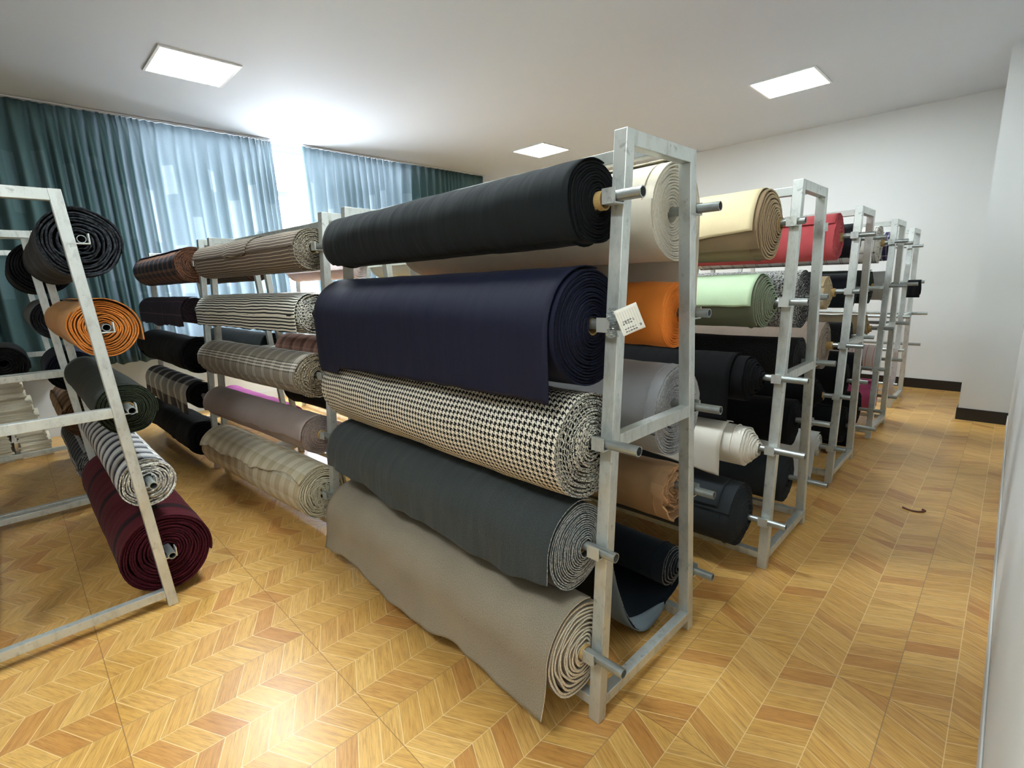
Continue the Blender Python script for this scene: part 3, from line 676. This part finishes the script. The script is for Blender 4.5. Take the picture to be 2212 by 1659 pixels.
# dark cloth sagging in a loop under the petrol roll, its near corner turned back to show the grey reverse
def sag_loop():
    root = empty('sagging_cloth', rack_pt('R1', -.1, .60, .05), -.0156)
    tag(root, 'dark cloth sagging in a loop behind the nearest rack, grey reverse showing at its edge', 'cloth')
    rows, uvs = [], []; nx, ns = 40, 34
    # cross-section (y, z) relative to root: from the roll down, round the bottom and up on the camera side
    prof = [(.205, .20), (.195, .13), (.15, .075), (.09, .052), (.03, .035), (-.03, -.018), (-.10, -.036), (-.165, .0), (-.215, .08), (-.245, .17), (-.27, .27), (-.285, .36), (-.29, .42)]
    def samp(t):
        t = max(0, min(.9999, t))*(len(prof)-1); i = int(t); f = t-i
        p0 = prof[max(0, i-1)]; p1 = prof[i]; p2 = prof[i+1]; p3 = prof[min(len(prof)-1, i+2)]
        c = lambda a, b, c_, d: .5*((2*b)+(-a+c_)*f+(2*a-5*b+4*c_-d)*f*f+(-a+3*b-3*c_+d)*f**3)
        return c(p0[0], p1[0], p2[0], p3[0]), c(p0[1], p1[1], p2[1], p3[1])
    for j in range(nx+1):
        e = j/nx; row, uvr = [], []
        for i in range(ns+1):
            v = i/ns; y, z = samp(v)
            x = -e*1.5 - .10*max(0, v-.35)*(1-e)*1.2
            w = .010*nz3(x*5, v*4, 1)*sin(pi*v)
            row.append((x + .01*nz3(v*9, e, 3), y+w, z+.012+abs(w))); uvr.append((x, v*.8))
        rows.append(row); uvs.append(uvr)
    make_sheet(root, 'cloth_loop', FAB['petrol'], rows, .003, uvs)
    # turned back edge
    rows, uvs = [], []
    for i in range(ns+1):
        v = .36+.64*i/ns; y, z = samp(v); wd = .15*sin(pi*min(1, (i/ns)*1.05))**.7+.004
        row, uvr = [], []
        for k in range(9):
            q = k/8; x = -.10*max(0, v-.35)*1.2+.006 - wd*q*.9
            lift = .018*sin(pi*q)+.006
            g = max(0, min(1, (v-.42)/.22)); row.append((x+.008*nz3(v*14, 2, 1)*q, y-lift*g*1.3, z+.012+lift*(1.4-1.1*g))); uvr.append((x, v*.8))
        rows.append(row); uvs.append(uvr)
    make_sheet(root, 'turned_back_edge', FAB['reverse'][0], rows, .003, uvs)
sag_loop()

# second rack of the aisle row
roll('R2', 'f', 1, .168, 'tan', 'tan fabric roll with a pale cream flap on top of the second rack', 1.724, .03, T=12, near=-.12, edge=-40, corelen=.05, desc='tan roll with the pale flap', tele=.045, lump=.6,
     fl=[dict(fab='tanlight', start=112, to=-22, skew=-26, x0=-.02, hemw=.01)])
roll('R2', 'f', 2, .132, 'green', 'sage green fabric roll with a pale green flap on the second rack', 1.364, .075, T=11, near=-.12, edge=-60, corelen=.02, desc='sage green roll', tele=.06, lump=.5,
     fl=[dict(fab='greenlight', start=112, to=-8, skew=-8, x0=-.01, hemw=.012)])
roll('R2', 'f', 3, .120, 'jet', 'black fabric roll with a hanging sheet, under the sage green roll', .985, .11, T=8, near=-.16, edge=150, corelen=.02, desc='black roll under the sage green one', tele=.08, lump=.5,
     fl=[dict(start=110, hang=lambda e: .205, x0=-.05, wave=.012, name='hanging_end', hemw=.006, jag=.001)])
roll('R2', 'f', 4, .108, 'white', 'white fabric roll with a hanging strip on the second rack, above charcoal', .640, .13, T=8, near=-.14, edge=150, corelen=.03, desc='white roll above the charcoal one', tele=.07, lump=.7,
     fl=[dict(start=120, hang=lambda e: .155-.10*min(1, e*1.6), x0=-.09, wave=.03, name='hanging_end', hemw=.006, jag=.001)])
roll('R2', 'f', 5, .172, 'char', 'charcoal fabric roll at the bottom of the second rack, near the floor', .268, .08, T=16, near=-.14, edge=20, corelen=.01, desc='charcoal roll at the bottom of the second rack', tele=.05,
     fl=[dict(start=100, to=28, x0=-.06, hemw=.008)])
roll('R2', 'r', 2, .166, 'speck', 'salt and pepper fabric roll with black end on the second rack, rear side', 1.352, .03, T=15, near=-.09, corelen=None, desc='salt and pepper roll')
roll('R2', 'r', 3, .132, 'dkspeck', 'very dark tweed fabric roll behind the black sheet of the second rack', 1.004, .09, T=12, near=-.09, corelen=None, desc='very dark tweed roll')
roll('R2', 'r', 4, .140, 'jet', 'black fabric roll at the rear of the second rack, fourth from top', .622, .09, T=12, near=-.10, corelen=None, desc='black roll at the rear of the second rack')
roll('R2', 'r', 5, .152, 'char', 'charcoal fabric roll seen end-on beside the hanging white strip, near the floor', .252, .10, T=13, near=-.12, corelen=None, desc='charcoal roll seen end-on near the floor')

# third rack
roll('R3', 'f', 1, .154, 'red', 'red fabric roll on top of the third rack', 1.725, .09, T=13, near=-.12, edge=40, corelen=.03, desc='red roll', amp=.006, lump=.4, rag=.007, fl=[dict(start=100, to=36, hemw=.005)])
roll('R3', 'f', 2, .120, 'beige', 'beige striped fabric roll below the red roll', 1.352, .04, T=8, near=-.15, edge=25, corelen=.05, desc='beige striped roll', tele=.03, lump=.6)
roll('R3', 'f', 3, .172, 'tweed', 'brown tweed fabric roll under the beige striped roll', .988, .10, T=11, near=-.13, edge=10, corelen=.05, desc='brown tweed roll', tele=.015, lump=.5)
roll('R3', 'f', 4, .112, 'jet', 'black fabric roll with loose crumpled end on the third rack', .648, .06, T=8, near=-.16, corelen=.06, desc='black crumpled roll on the third rack', tele=.06, lump=.8)
roll('R3', 'f', 5, .088, 'plastic', 'pale grey fabric roll with a sheet hanging to the floor on the third rack', .280, .07, T=7, near=-.10, edge=150, corelen=.0, desc='pale grey roll with the sheet hanging to the floor', tele=.01, lump=.8,
     fl=[dict(start=110, hang=lambda e: .232 if e < .45 else .07, x1=-1.2, wave=.04, name='hanging_end', hemw=.006, jag=.001, flare=.07)])
roll('R3', 'r', 1, .130, 'darkblue', 'dark blue-grey fabric roll directly behind the red roll', 1.722, .075, T=11, near=-.10, corelen=None, desc='dark blue-grey roll behind the red one')
roll('R3', 'r', 2, .138, 'darkblue', 'dark slate fabric roll behind the beige striped roll', 1.350, .09, T=11, near=-.10, corelen=None, desc='dark slate roll behind the beige striped one')
roll('R3', 'r', 3, .116, 'dkspeck', 'dark speckled fabric roll behind the brown tweed roll', 1.030-.035, .06, T=10, near=-.10, corelen=None, desc='dark speckled roll behind the tweed one')
roll('R3', 'r', 4, .15, 'jet', 'black fabric roll behind the crumpled black roll of the third rack', .63, .05, T=11, near=-.10, corelen=None, desc='black roll behind the crumpled one')
roll('R3', 'r', 5, .15, 'jet', 'black fabric roll at the bottom rear of the third rack with a long hanging sheet', .262, .13, T=11, near=-.08, corelen=None, desc='black roll at the bottom rear of the third rack',
     fl=[dict(start=100, hang=lambda e: .22, x0=-.0, wave=.01, name='hanging_end', hemw=.004, jag=.001)])

# fourth rack
roll('R4', 'f', 1, .160, 'print', 'white windowpane fabric roll with mottled end on top of the fourth rack', 1.715, .09, T=13, near=-.11, corelen=.04, desc='white windowpane roll', lump=.5, rag=.007)
roll('R4', 'f', 2, .146, 'dkgreen', 'dark green fabric roll with ragged hanging end on the fourth rack', 1.355, .12, T=10, near=-.14, edge=150, corelen=.03, desc='dark green roll', lump=.8, fl=[dict(start=100, hang=.11, wave=.03, name='hanging_end', hemw=.05, jag=.01, flare=.03)])
roll('R4', 'f', 3, .118, 'fur', 'shaggy beige fabric roll on the fourth rack, third from top', .998, .07, T=8, near=-.14, corelen=.05, desc='shaggy beige roll', tele=.03, lump=.9, rag=.012)
roll('R4', 'f', 4, .142, 'jet', 'black fabric roll with a jagged flap on the fourth rack above the pink cloth', .628, .05, T=10, near=-.15, edge=150, corelen=None, desc='black roll with the jagged flap', lump=.9, fl=[dict(start=105, hang=.12, wave=.04, name='hanging_end', hemw=.06, jag=.015)])
roll('R4', 'f', 5, .152, 'jet', 'black fabric roll at the bottom of the fourth rack', .270, .07, T=11, near=-.12, corelen=None, desc='black roll at the bottom of the fourth rack')
roll('R4', 'r', 1, .138, 'blueplaid', 'blue and white plaid fabric roll behind the white windowpane roll', 1.715, .06, T=10, near=-.10, corelen=None, desc='blue and white plaid roll')
roll('R4', 'r', 2, .142, 'greywhite', 'ash grey fabric roll behind the dark green roll', 1.35, .13, T=9, near=-.09, corelen=None, desc='ash grey roll', lump=.8)
roll('R4', 'r', 4, .135, 'pinkstripe', 'white fabric roll with pink stripes low on the fourth rack, rear side', .70-.06, .08, T=8, near=-.11, corelen=None, desc='pink striped white roll')
roll('R4', 'r', 5, .150, 'pink', 'pink fabric roll low on the fourth rack with hanging cloth', .268, .07, T=9, near=-.11, edge=150, corelen=None, desc='pink roll', fl=[dict(start=110, hang=.15, wave=.03, name='hanging_end', hemw=.02, jag=.01)])
pipe('R4', 'r', 3, .10, 'empty steel pipe at the rear middle of the fourth rack')
# last rack: mostly bare pipes
roll('R5', 'f', 1, .125, 'wine', 'wine red fabric roll on top of the last rack by the back wall', 1.722, .09, T=9, near=-.45, corelen=.0, desc='wine red roll')
PR5 = [pipe('R5', 'f', l, t, lb) for l, t, lb in ((2, .14, 'bare steel pipe with a black rag, on the last rack'), (3, .06, 'bare steel pipe in the middle of the last rack front'),
       (4, .05, 'bare steel pipe, fourth from top on the last rack front'), (5, .03, 'lowest bare steel pipe on the last rack front'))]
pipe('R5', 'r', 3, .14, 'long bare steel pipe sticking out at mid height against the back wall')
pipe('R5', 'r', 4, .11, 'long bare steel pipe sticking out low against the back wall')

# rack left of the nearest one (striped rolls)
roll('A2', 'f', 1, .124, 'pinstripe', 'brown fabric roll with thin cream stripes on top, left of the black roll', 1.722, .10, T=12, near=-.075, corelen=.0, desc='brown and cream striped roll', lump=.6, rag=.006, edge=10, far=-1.70,
     fl=[dict(start=100, to=2, x0=-.62, x1=-1.0, hemw=.02)])
roll('A2', 'f', 2, .120, 'bwstripe', 'black and white striped fabric roll with frayed hem, below the brown striped roll', 1.358, .05, T=11, near=-.085, corelen=None, desc='black and white striped roll', lump=.8, rag=.009, edge=150, far=-1.70,
     fl=[dict(start=100, hang=.10, wave=.006, name='hanging_end', hemw=.008, jag=.006)])
roll('A2', 'f', 3, .140, 'glen', 'brown glen plaid fabric roll beside the navy roll', .99, .05, T=12, near=-.085, corelen=None, desc='brown glen plaid roll', lump=.7, rag=.008, far=-1.70)
roll('A2', 'f', 4, .120, 'mauve', 'mauve grey fabric roll with creased flap, above the cream check roll', .628, .08, T=14, near=-.085, corelen=.03, desc='mauve grey roll', tele=.02, edge=10, far=-1.70,
     fl=[dict(start=100, to=-12, skew=-24, hemw=.03, jag=.006)])
ROLL_CREAM = roll('A2', 'f', 5, .166, 'creamcheck', 'cream checked fabric roll with stringy loose end near the floor', .266, .06, T=15, near=-.085, corelen=.0, desc='cream checked roll', tele=.012, rag=.009, lump=1.0, edge=40, far=-1.70, amp=.009,
     fl=[dict(start=100, to=26, skew=-22, hemw=.04, jag=.008)])
roll('A2', 'r', 2, .120, 'pinkstripe', 'pink and white striped fabric roll seen behind the black and white striped roll', 1.362, .04, T=8, near=-.09, corelen=None, desc='pink and white striped roll in the gap')
roll('A2', 'r', 3, .135, 'brplaid', 'brown blurred plaid fabric roll behind the glen plaid roll', .995, .04, T=9, near=-.09, corelen=None, desc='brown blurred plaid roll')
roll('A2', 'r', 4, .135, 'jet', 'black fabric roll seen below the glen plaid roll', .63, .04, T=9, near=-.09, corelen=None, desc='black roll below the glen plaid one')
roll('A2', 'r', 5, .135, 'peach', 'peach brown fabric roll low behind the mauve grey roll', .25, .04, T=9, near=-.09, corelen=None, desc='peach brown roll')

# rack nearest the curtains
roll('A3', 'f', 1, .146, 'plaid', 'brown and navy plaid fabric roll on top, in front of the curtain', 1.728, .06, T=12, near=-.085, corelen=None, desc='brown and navy plaid roll', lump=.5, rag=.008, edge=60)
roll('A3', 'f', 2, .112, 'purple', 'dark purple checked fabric roll with hanging flap, below the brown plaid roll', 1.355, .05, T=9, near=-.085, corelen=None, desc='dark purple checked roll', edge=150, fl=[dict(start=100, hang=.13, wave=.01, x0=-.02, name='hanging_end', hemw=.02, jag=.004)])
roll('A3', 'f', 3, .160, 'jet', 'shaggy black fabric roll under the dark purple one, left of the glen plaid roll', 1.0-.02, .05, T=10, near=-.085, corelen=None, desc='shaggy black roll', rag=.012, lump=1.0, amp=.014)
roll('A3', 'f', 4, .115, 'jet', 'black fabric roll draped with a grey and white checked flap', .64, .05, T=8, near=-.09, edge=170, corelen=None, desc='roll with the grey and white checked flap',
     fl=[dict(fab='greycheck', start=108, hang=.16, wave=.03, x0=-.05, name='hanging_end', hemw=.02, jag=.004)])
roll('A3', 'f', 5, .160, 'jet', 'black fabric roll on the lowest level near the curtains', .262, .05, T=9, near=-.085, corelen=None, desc='lowest black roll near the curtains', amp=.014)
roll('A3', 'r', 1, .140, 'dkplaid', 'dark brown plaid fabric roll seen below the brown striped roll', 1.72, .05, T=9, near=-.02-.07, corelen=None, desc='dark brown plaid roll')
roll('A3', 'r', 3, .125, 'gunmetal', 'gunmetal grey fabric roll with black end in the gap behind the glen plaid roll', .99, .05, T=9, near=-.09, corelen=None, desc='gunmetal grey roll')
roll('A3', 'r', 5, .165, 'magenta', 'bright magenta fabric roll seen over the mauve grey roll', .262, .05, T=9, near=-.09, corelen=None, desc='bright magenta roll', amp=.012, rib=.01)
roll('B3', 'f', 1, .140, 'pinkwhite', 'pinkish white fabric roll in front of the bright window gap', 1.725, .05, T=8, near=-.09, corelen=None, desc='pinkish white roll')
roll('B2', 'f', 1, .150, 'mint', 'pale mint fabric roll peeking out under the big black roll', 1.725, .05, T=8, near=-.09, corelen=None, desc='pale mint roll')

# left-edge racks
roll('L1', 'r', 1, .150, 'blackgrey', 'big black and grey fabric roll at the top of the left-edge rack', 1.725, -.02, T=11, near=-.09, corelen=None, desc='black and grey roll of the left-edge rack', lump=1.0, rag=.008, tele=-.01)
roll('L1', 'r', 2, .128, 'camel', 'camel brown fabric roll with orange end on the left-edge rack', 1.358, -.02, T=11, near=-.10, corelen=None, desc='camel roll', lump=.6, tele=-.005, edge=140, rag=.003, fl=[dict(start=100, hang=.06, x0=.012, wave=.01, name='hanging_end', hemw=.004, jag=.001)])
roll('L1', 'r', 3, .120, 'olive', 'dark olive fabric roll in the middle of the left-edge rack', .985, .05, T=12, near=-.09, corelen=.01, desc='dark olive roll', lump=.4)
roll('L1', 'r', 4, .118, 'bwcheck', 'black and white checked fabric roll above the maroon roll', .622, .06, T=9, near=-.07, corelen=None, desc='black and white checked roll', lump=.8, rag=.006, tele=.01, edge=60)
roll('L1', 'r', 5, .200, 'maroon', 'maroon fabric roll almost touching the floor at the left', .232, .03, T=14, near=-.09, corelen=None, desc='maroon roll', lump=.6, rag=.008, tele=.0)
roll('L2', 'r', 1, .175, 'jet', 'black fabric roll behind the black and grey one, close to the curtain', 1.70, .05, T=9, near=-.09, corelen=None, desc='black roll behind the black and grey one', far=-1.5, fl=[dict(start=60, hang=.17, x0=-.0, x1=-.22, wave=.01, name='hanging_end', hemw=.03, jag=.01)])
roll('L2', 'r', 2, .145, 'grey', 'mid grey fabric roll with black end, left of the camel roll', 1.35, .05, T=9, near=-.09, corelen=None, desc='mid grey roll left of the camel one', far=-1.5)
roll('L2', 'r', 3, .150, 'nightblue', 'night blue fabric roll partly hidden behind the dark olive roll', .985, .05, T=9, near=-.09, far=-.75, corelen=None, desc='night blue roll')
roll('L2', 'r', 4, .145, 'brcheck', 'tan and brown checked fabric roll behind the left-edge rack', .64, .05, T=9, near=-.09, corelen=None, desc='tan and brown checked roll', far=-1.3, edge=150, fl=[dict(start=100, hang=.05, wave=.02, name='hanging_end', hemw=.02)])
roll('L2', 'r', 5, .150, 'bwpane', 'black and white windowpane fabric roll low behind the left-edge rack', .262, .05, T=10, near=-.09, corelen=None, desc='black and white windowpane roll', far=-1.5)
rg = empty('fabric_roll', rack_pt('L2', -.95, .30, 1.01)); tag(rg, 'medium grey fabric roll in front of the curtain, left of the night blue roll', 'fabric roll', 'fabric rolls on the racks')
make_roll(rg, 1, .15, .7, FAB['grey'], 91.0, T=7, dz=-.02)

# ------------------------------------------------------------------ paper tag on the nearest rack
def tag_card():
    root = empty('paper_tag', (-.775, 1.258, 1.382), 0); tag(root, 'white paper tag with ruled lines and handwriting tied beside the navy roll', 'paper tag')
    # card frame: centre, right and up vectors on a card turned towards the aisle
    n = Vector((.62, -.78, .05)).normalized(); right = Vector((.78, .62, 0)).normalized(); up = n.cross(right).normalized()*1
    if up.z < 0: up = -up
    cx = Vector((-.006, -.0, .004)); rot = radians(22)
    ex = right*cos(rot)+up*sin(rot); ey = -right*sin(rot)+up*cos(rot)
    W, H = .066, .076
    def pt(u, v, d=0): return tuple(cx+ex*(u*W)+ey*(v*H)+n*(d+.03+.006*(u+v)**2))
    rows = [[pt(-.5+i/8, -.5+j/8) for j in range(9)] for i in range(9)]
    o = make_sheet(root, 'tag_card', M_PAPER, rows, .0006)
    m = MB()
    def stroke(u0, v0, u1, v1, w=.0006):
        a, b = Vector(pt(u0, v0, .0008)), Vector(pt(u1, v1, .0008)); d = (b-a).normalized(); s = n.cross(d)*w
        m.add([a-s, b-s, b+s, a+s], [(0, 1, 2, 3)])
    for k in range(8): stroke(-.40+k*.11, -.36, -.40+k*.11, .38, .0003)
    m.build('ruled_lines', M_RULE, root)
    SEG = {'2': [((0,1),(1,1)),((1,1),(1,.5)),((1,.5),(0,0)),((0,0),(1,0))], '5': [((1,1),(0,1)),((0,1),(0,.55)),((0,.55),(1,.4)),((1,.4),(.6,0)),((.6,0),(0,.05))],
           '7': [((0,1),(1,1)),((1,1),(.3,0))], '1': [((.5,1),(.5,0))], '3': [((0,1),(1,.9)),((1,.9),(.3,.5)),((.3,.5),(1,.3)),((1,.3),(0,0))], '8': [((0,1),(1,0)),((1,0),(0,0)),((0,0),(1,1)),((1,1),(0,1))],
           '4': [((.2,1),(0,.4)),((0,.4),(1,.4)),((.7,.9),(.7,0))], '.': [((.4,.0),(.6,.1))], '9': [((1,1),(0,.8)),((0,.8),(1,.6)),((1,1),(.8,0))], '0': [((0,1),(1,1)),((1,1),(1,0)),((1,0),(0,0)),((0,0),(0,1))]}
    m = MB()
    def write(txt, u, v, h=.062):
        # writing runs down the card (rotated a quarter turn)
        for ch in txt:
            for (a, b) in SEG.get(ch, []):
                stroke(u+a[1]*h, v-a[0]*h*.6, u+b[1]*h, v-b[0]*h*.6, .0007)
            v -= h*.85
    for k, (t1, t2) in enumerate((('', '25'), ('', ''), ('17', '1.8'), ('0.8', '2.8'), ('872', '4.8'), ('207', '5.2'), ('718', '2.8'))):
        u = .33-k*.11
        write(t1, u, .02-.0*k); write(t2, u, -.27)
    m.build('handwriting', M_INK, root)
    # twisted wire tie
    vs = []
    wm = MB()
    for q in range(3):
        pts = []
        for i in range(40):
            a = i*.9+q*2; pts.append(Vector((-.05+.012*cos(a)+.004*q, -.02+.010*sin(a*1.3), -.05+i*.0022)))
        for a, b in zip(pts[:-1], pts[1:]):
            d = (b-a).normalized(); s = d.cross(Vector((0, 1, .2))).normalized()*.0012; t_ = d.cross(s).normalized()*.0012
            wm.add([a-s, a+t_, a+s, a-t_, b-s, b+t_, b+s, b-t_], [(0,1,5,4),(1,2,6,5),(2,3,7,6),(3,0,4,7)])
    wm.build('wire_tie', M_ZINC, root)
M_PAPER = paint('paper_white', S(226,224,212), 0.8, 0.02, 20)
M_RULE = paint('ruled_line_grey', S(150,150,140), 0.8, 0.02)
M_INK = paint('pen_ink', S(38,40,46), 0.7, 0.05)
tag_card()

# black rag over the pipe of the last rack
rz_ = rack_pt('R5', .06, SPL*LEV[1]/RH-.0225, LEV[1]); rt = empty('black_rag', rz_); tag(rt, 'small black rag hung over a bare pipe of the last rack', 'rag')
rows = []
for i in range(13):
    x = -.055+.11*i/12; row = []
    for j in range(15):
        v = j/14
        if v < .4: row.append((x, -.021-.003*sin(i), -.16*(1-v/.4)))
        elif v < .6:
            a = pi*(v-.4)/.2; row.append((x, -.0215*cos(a), .0215*sin(a)))
        else: row.append((x+.004*sin(v*9), .021+.002*sin(i*1.3), -.13*((v-.6)/.4)))
    rows.append(row)
make_sheet(rt, 'rag_cloth', FAB['jet'][0], rows, .003)

# stacks of folded cream paper sheets under the curtain on the left
M_SHEETS = None
def sheets_mat():
    t = NT('cream_sheets'); tc = t.n('ShaderNodeTexCoord'); mp = t.n('ShaderNodeMapping', i_0=tc.outputs['Object']); mp.inputs['Scale'].default_value = (1, 1, 90)
    nz = t.noise(mp.outputs[0], 1.5, 4, 0.7)
    c = t.mix(nz, S(196,188,164), S(238,232,212)); t.set(Base_Color=c, Roughness=.9, Normal=t.bump(nz, .5, .004)); return t.m
M_SHEETS = sheets_mat()
rnd = random.Random(4)
def bundle(x0, x1, y0, y1, z0, z1, label, seed):
    r = random.Random(seed); root = empty('paper_bundle', ((x0+x1)/2, (y0+y1)/2, z0)); tag(root, label, 'paper bundle', 'stacked cream paper bundles')
    m = MB(); n = max(3, int((z1-z0)/.014)); hx, hy = (x1-x0)/2, (y1-y0)/2
    for i in range(n):
        a, b = (z1-z0)*i/n, (z1-z0)*(i+1)/n-.0008; jx, jy = r.uniform(-.008, .012), r.uniform(-.012, .014)
        m.box(-hx+jx, hx+jx, -hy+jy, hy+jy, a, b)
    m.build('paper_sheets', M_SHEETS, root, .002)
names = ['lowest', 'second', 'third', 'fourth', 'fifth', 'sixth', 'seventh', 'topmost']
z = .001; hs = [.15, .13, .12, .14, .10, .13, .12, .13]
for i, h in enumerate(hs):
    y1 = [.10, .08, .055, .03, .0, -.01, -.055, -.05][i]
    bundle(-6.98, -6.52, -.12 if i < 2 else -.62, y1, z, z+h, 'cream paper bundle, %s of the stack by the curtain at the left edge' % names[i], i)
    z += h+.001
z = .001
for i, h in enumerate((.14, .139)):
    bundle(-6.98, -6.52, -.66, -.17, z, z+h, 'cream paper bundle at the very left edge, %s one on the floor' % ('lower' if i == 0 else 'upper'), 20+i); z += h+.001

# scraps on the floor
def wire(m, pts, r, n=6):
    """swept round thread through the points"""
    P = [Vector(p) for p in pts]; Q = []
    for i in range(len(P)-1):
        a, b, c, d = P[max(0,i-1)], P[i], P[i+1], P[min(len(P)-1,i+2)]
        for k in range(4):
            f = k/4; Q.append(.5*((2*b)+(c-a)*f+(2*a-5*b+4*c-d)*f*f+(3*b-a-3*c+d)*f**3))
    Q.append(P[-1]); vs = []; fs = []
    for i, q in enumerate(Q):
        d = (Q[min(i+1, len(Q)-1)]-Q[max(0, i-1)]).normalized(); u = d.cross(Vector((.13, .2, 1))).normalized(); v = d.cross(u)
        for k in range(n): a = 2*pi*k/n; vs.append(q+(u*cos(a)+v*sin(a))*r)
    for i in range(len(Q)-1):
        for k in range(n): fs.append((i*n+k, i*n+(k+1)%n, (i+1)*n+(k+1)%n, (i+1)*n+k))
    m.add(vs, fs, None, 0, True)
def scrap(pts, label, mat, r=.002, name='thread_scrap'):
    m = MB(); c = pts[0]; wire(m, [(p[0]-c[0], p[1]-c[1], p[2]) for p in pts], r)
    o = m.build(name, mat); o.location = (c[0], c[1], 0); tag(o, label, 'scrap'); return o
M_SCRAP = paint('brown_thread', S(112,70,52), 0.9, 0.1)
sx, sy = -0.30, 3.84
scrap([(sx-.05, sy+.01, .004), (sx-.01, sy-.012, .004), (sx+.03, sy-.006, .004), (sx+.06, sy+.03, .005), (sx+.045, sy+.05, .004)], 'twisted brown thread scrap lying in the right aisle', M_SCRAP, .006)
scrap([(-.69, 3.36, .0025), (-.685, 3.375, .003), (-.69, 3.39, .0025)], 'tiny pale lint scrap on the floor beside the second rack end', FAB['cream'][0], .002)
# loose cream threads hanging from the cream checked roll
M_THREAD = paint('cream_thread', S(214,208,182), 0.9, 0.05)
rr = random.Random(11); tm = MB()
for k in range(46):
    a = rr.uniform(0, 6.28); ra = rr.uniform(.03, .10); pts = []
    for i in range(6):
        a += rr.uniform(-.5, .6); q = ra+rr.uniform(-.03, .03)
        pts.append((rr.uniform(.010, .034), q*cos(a)*.9, q*sin(a)-.01))
    wire(tm, pts, .0013, 4)
to = tm.build('loose_threads', M_THREAD, ROLL_CREAM); to['kind'] = 'stuff'
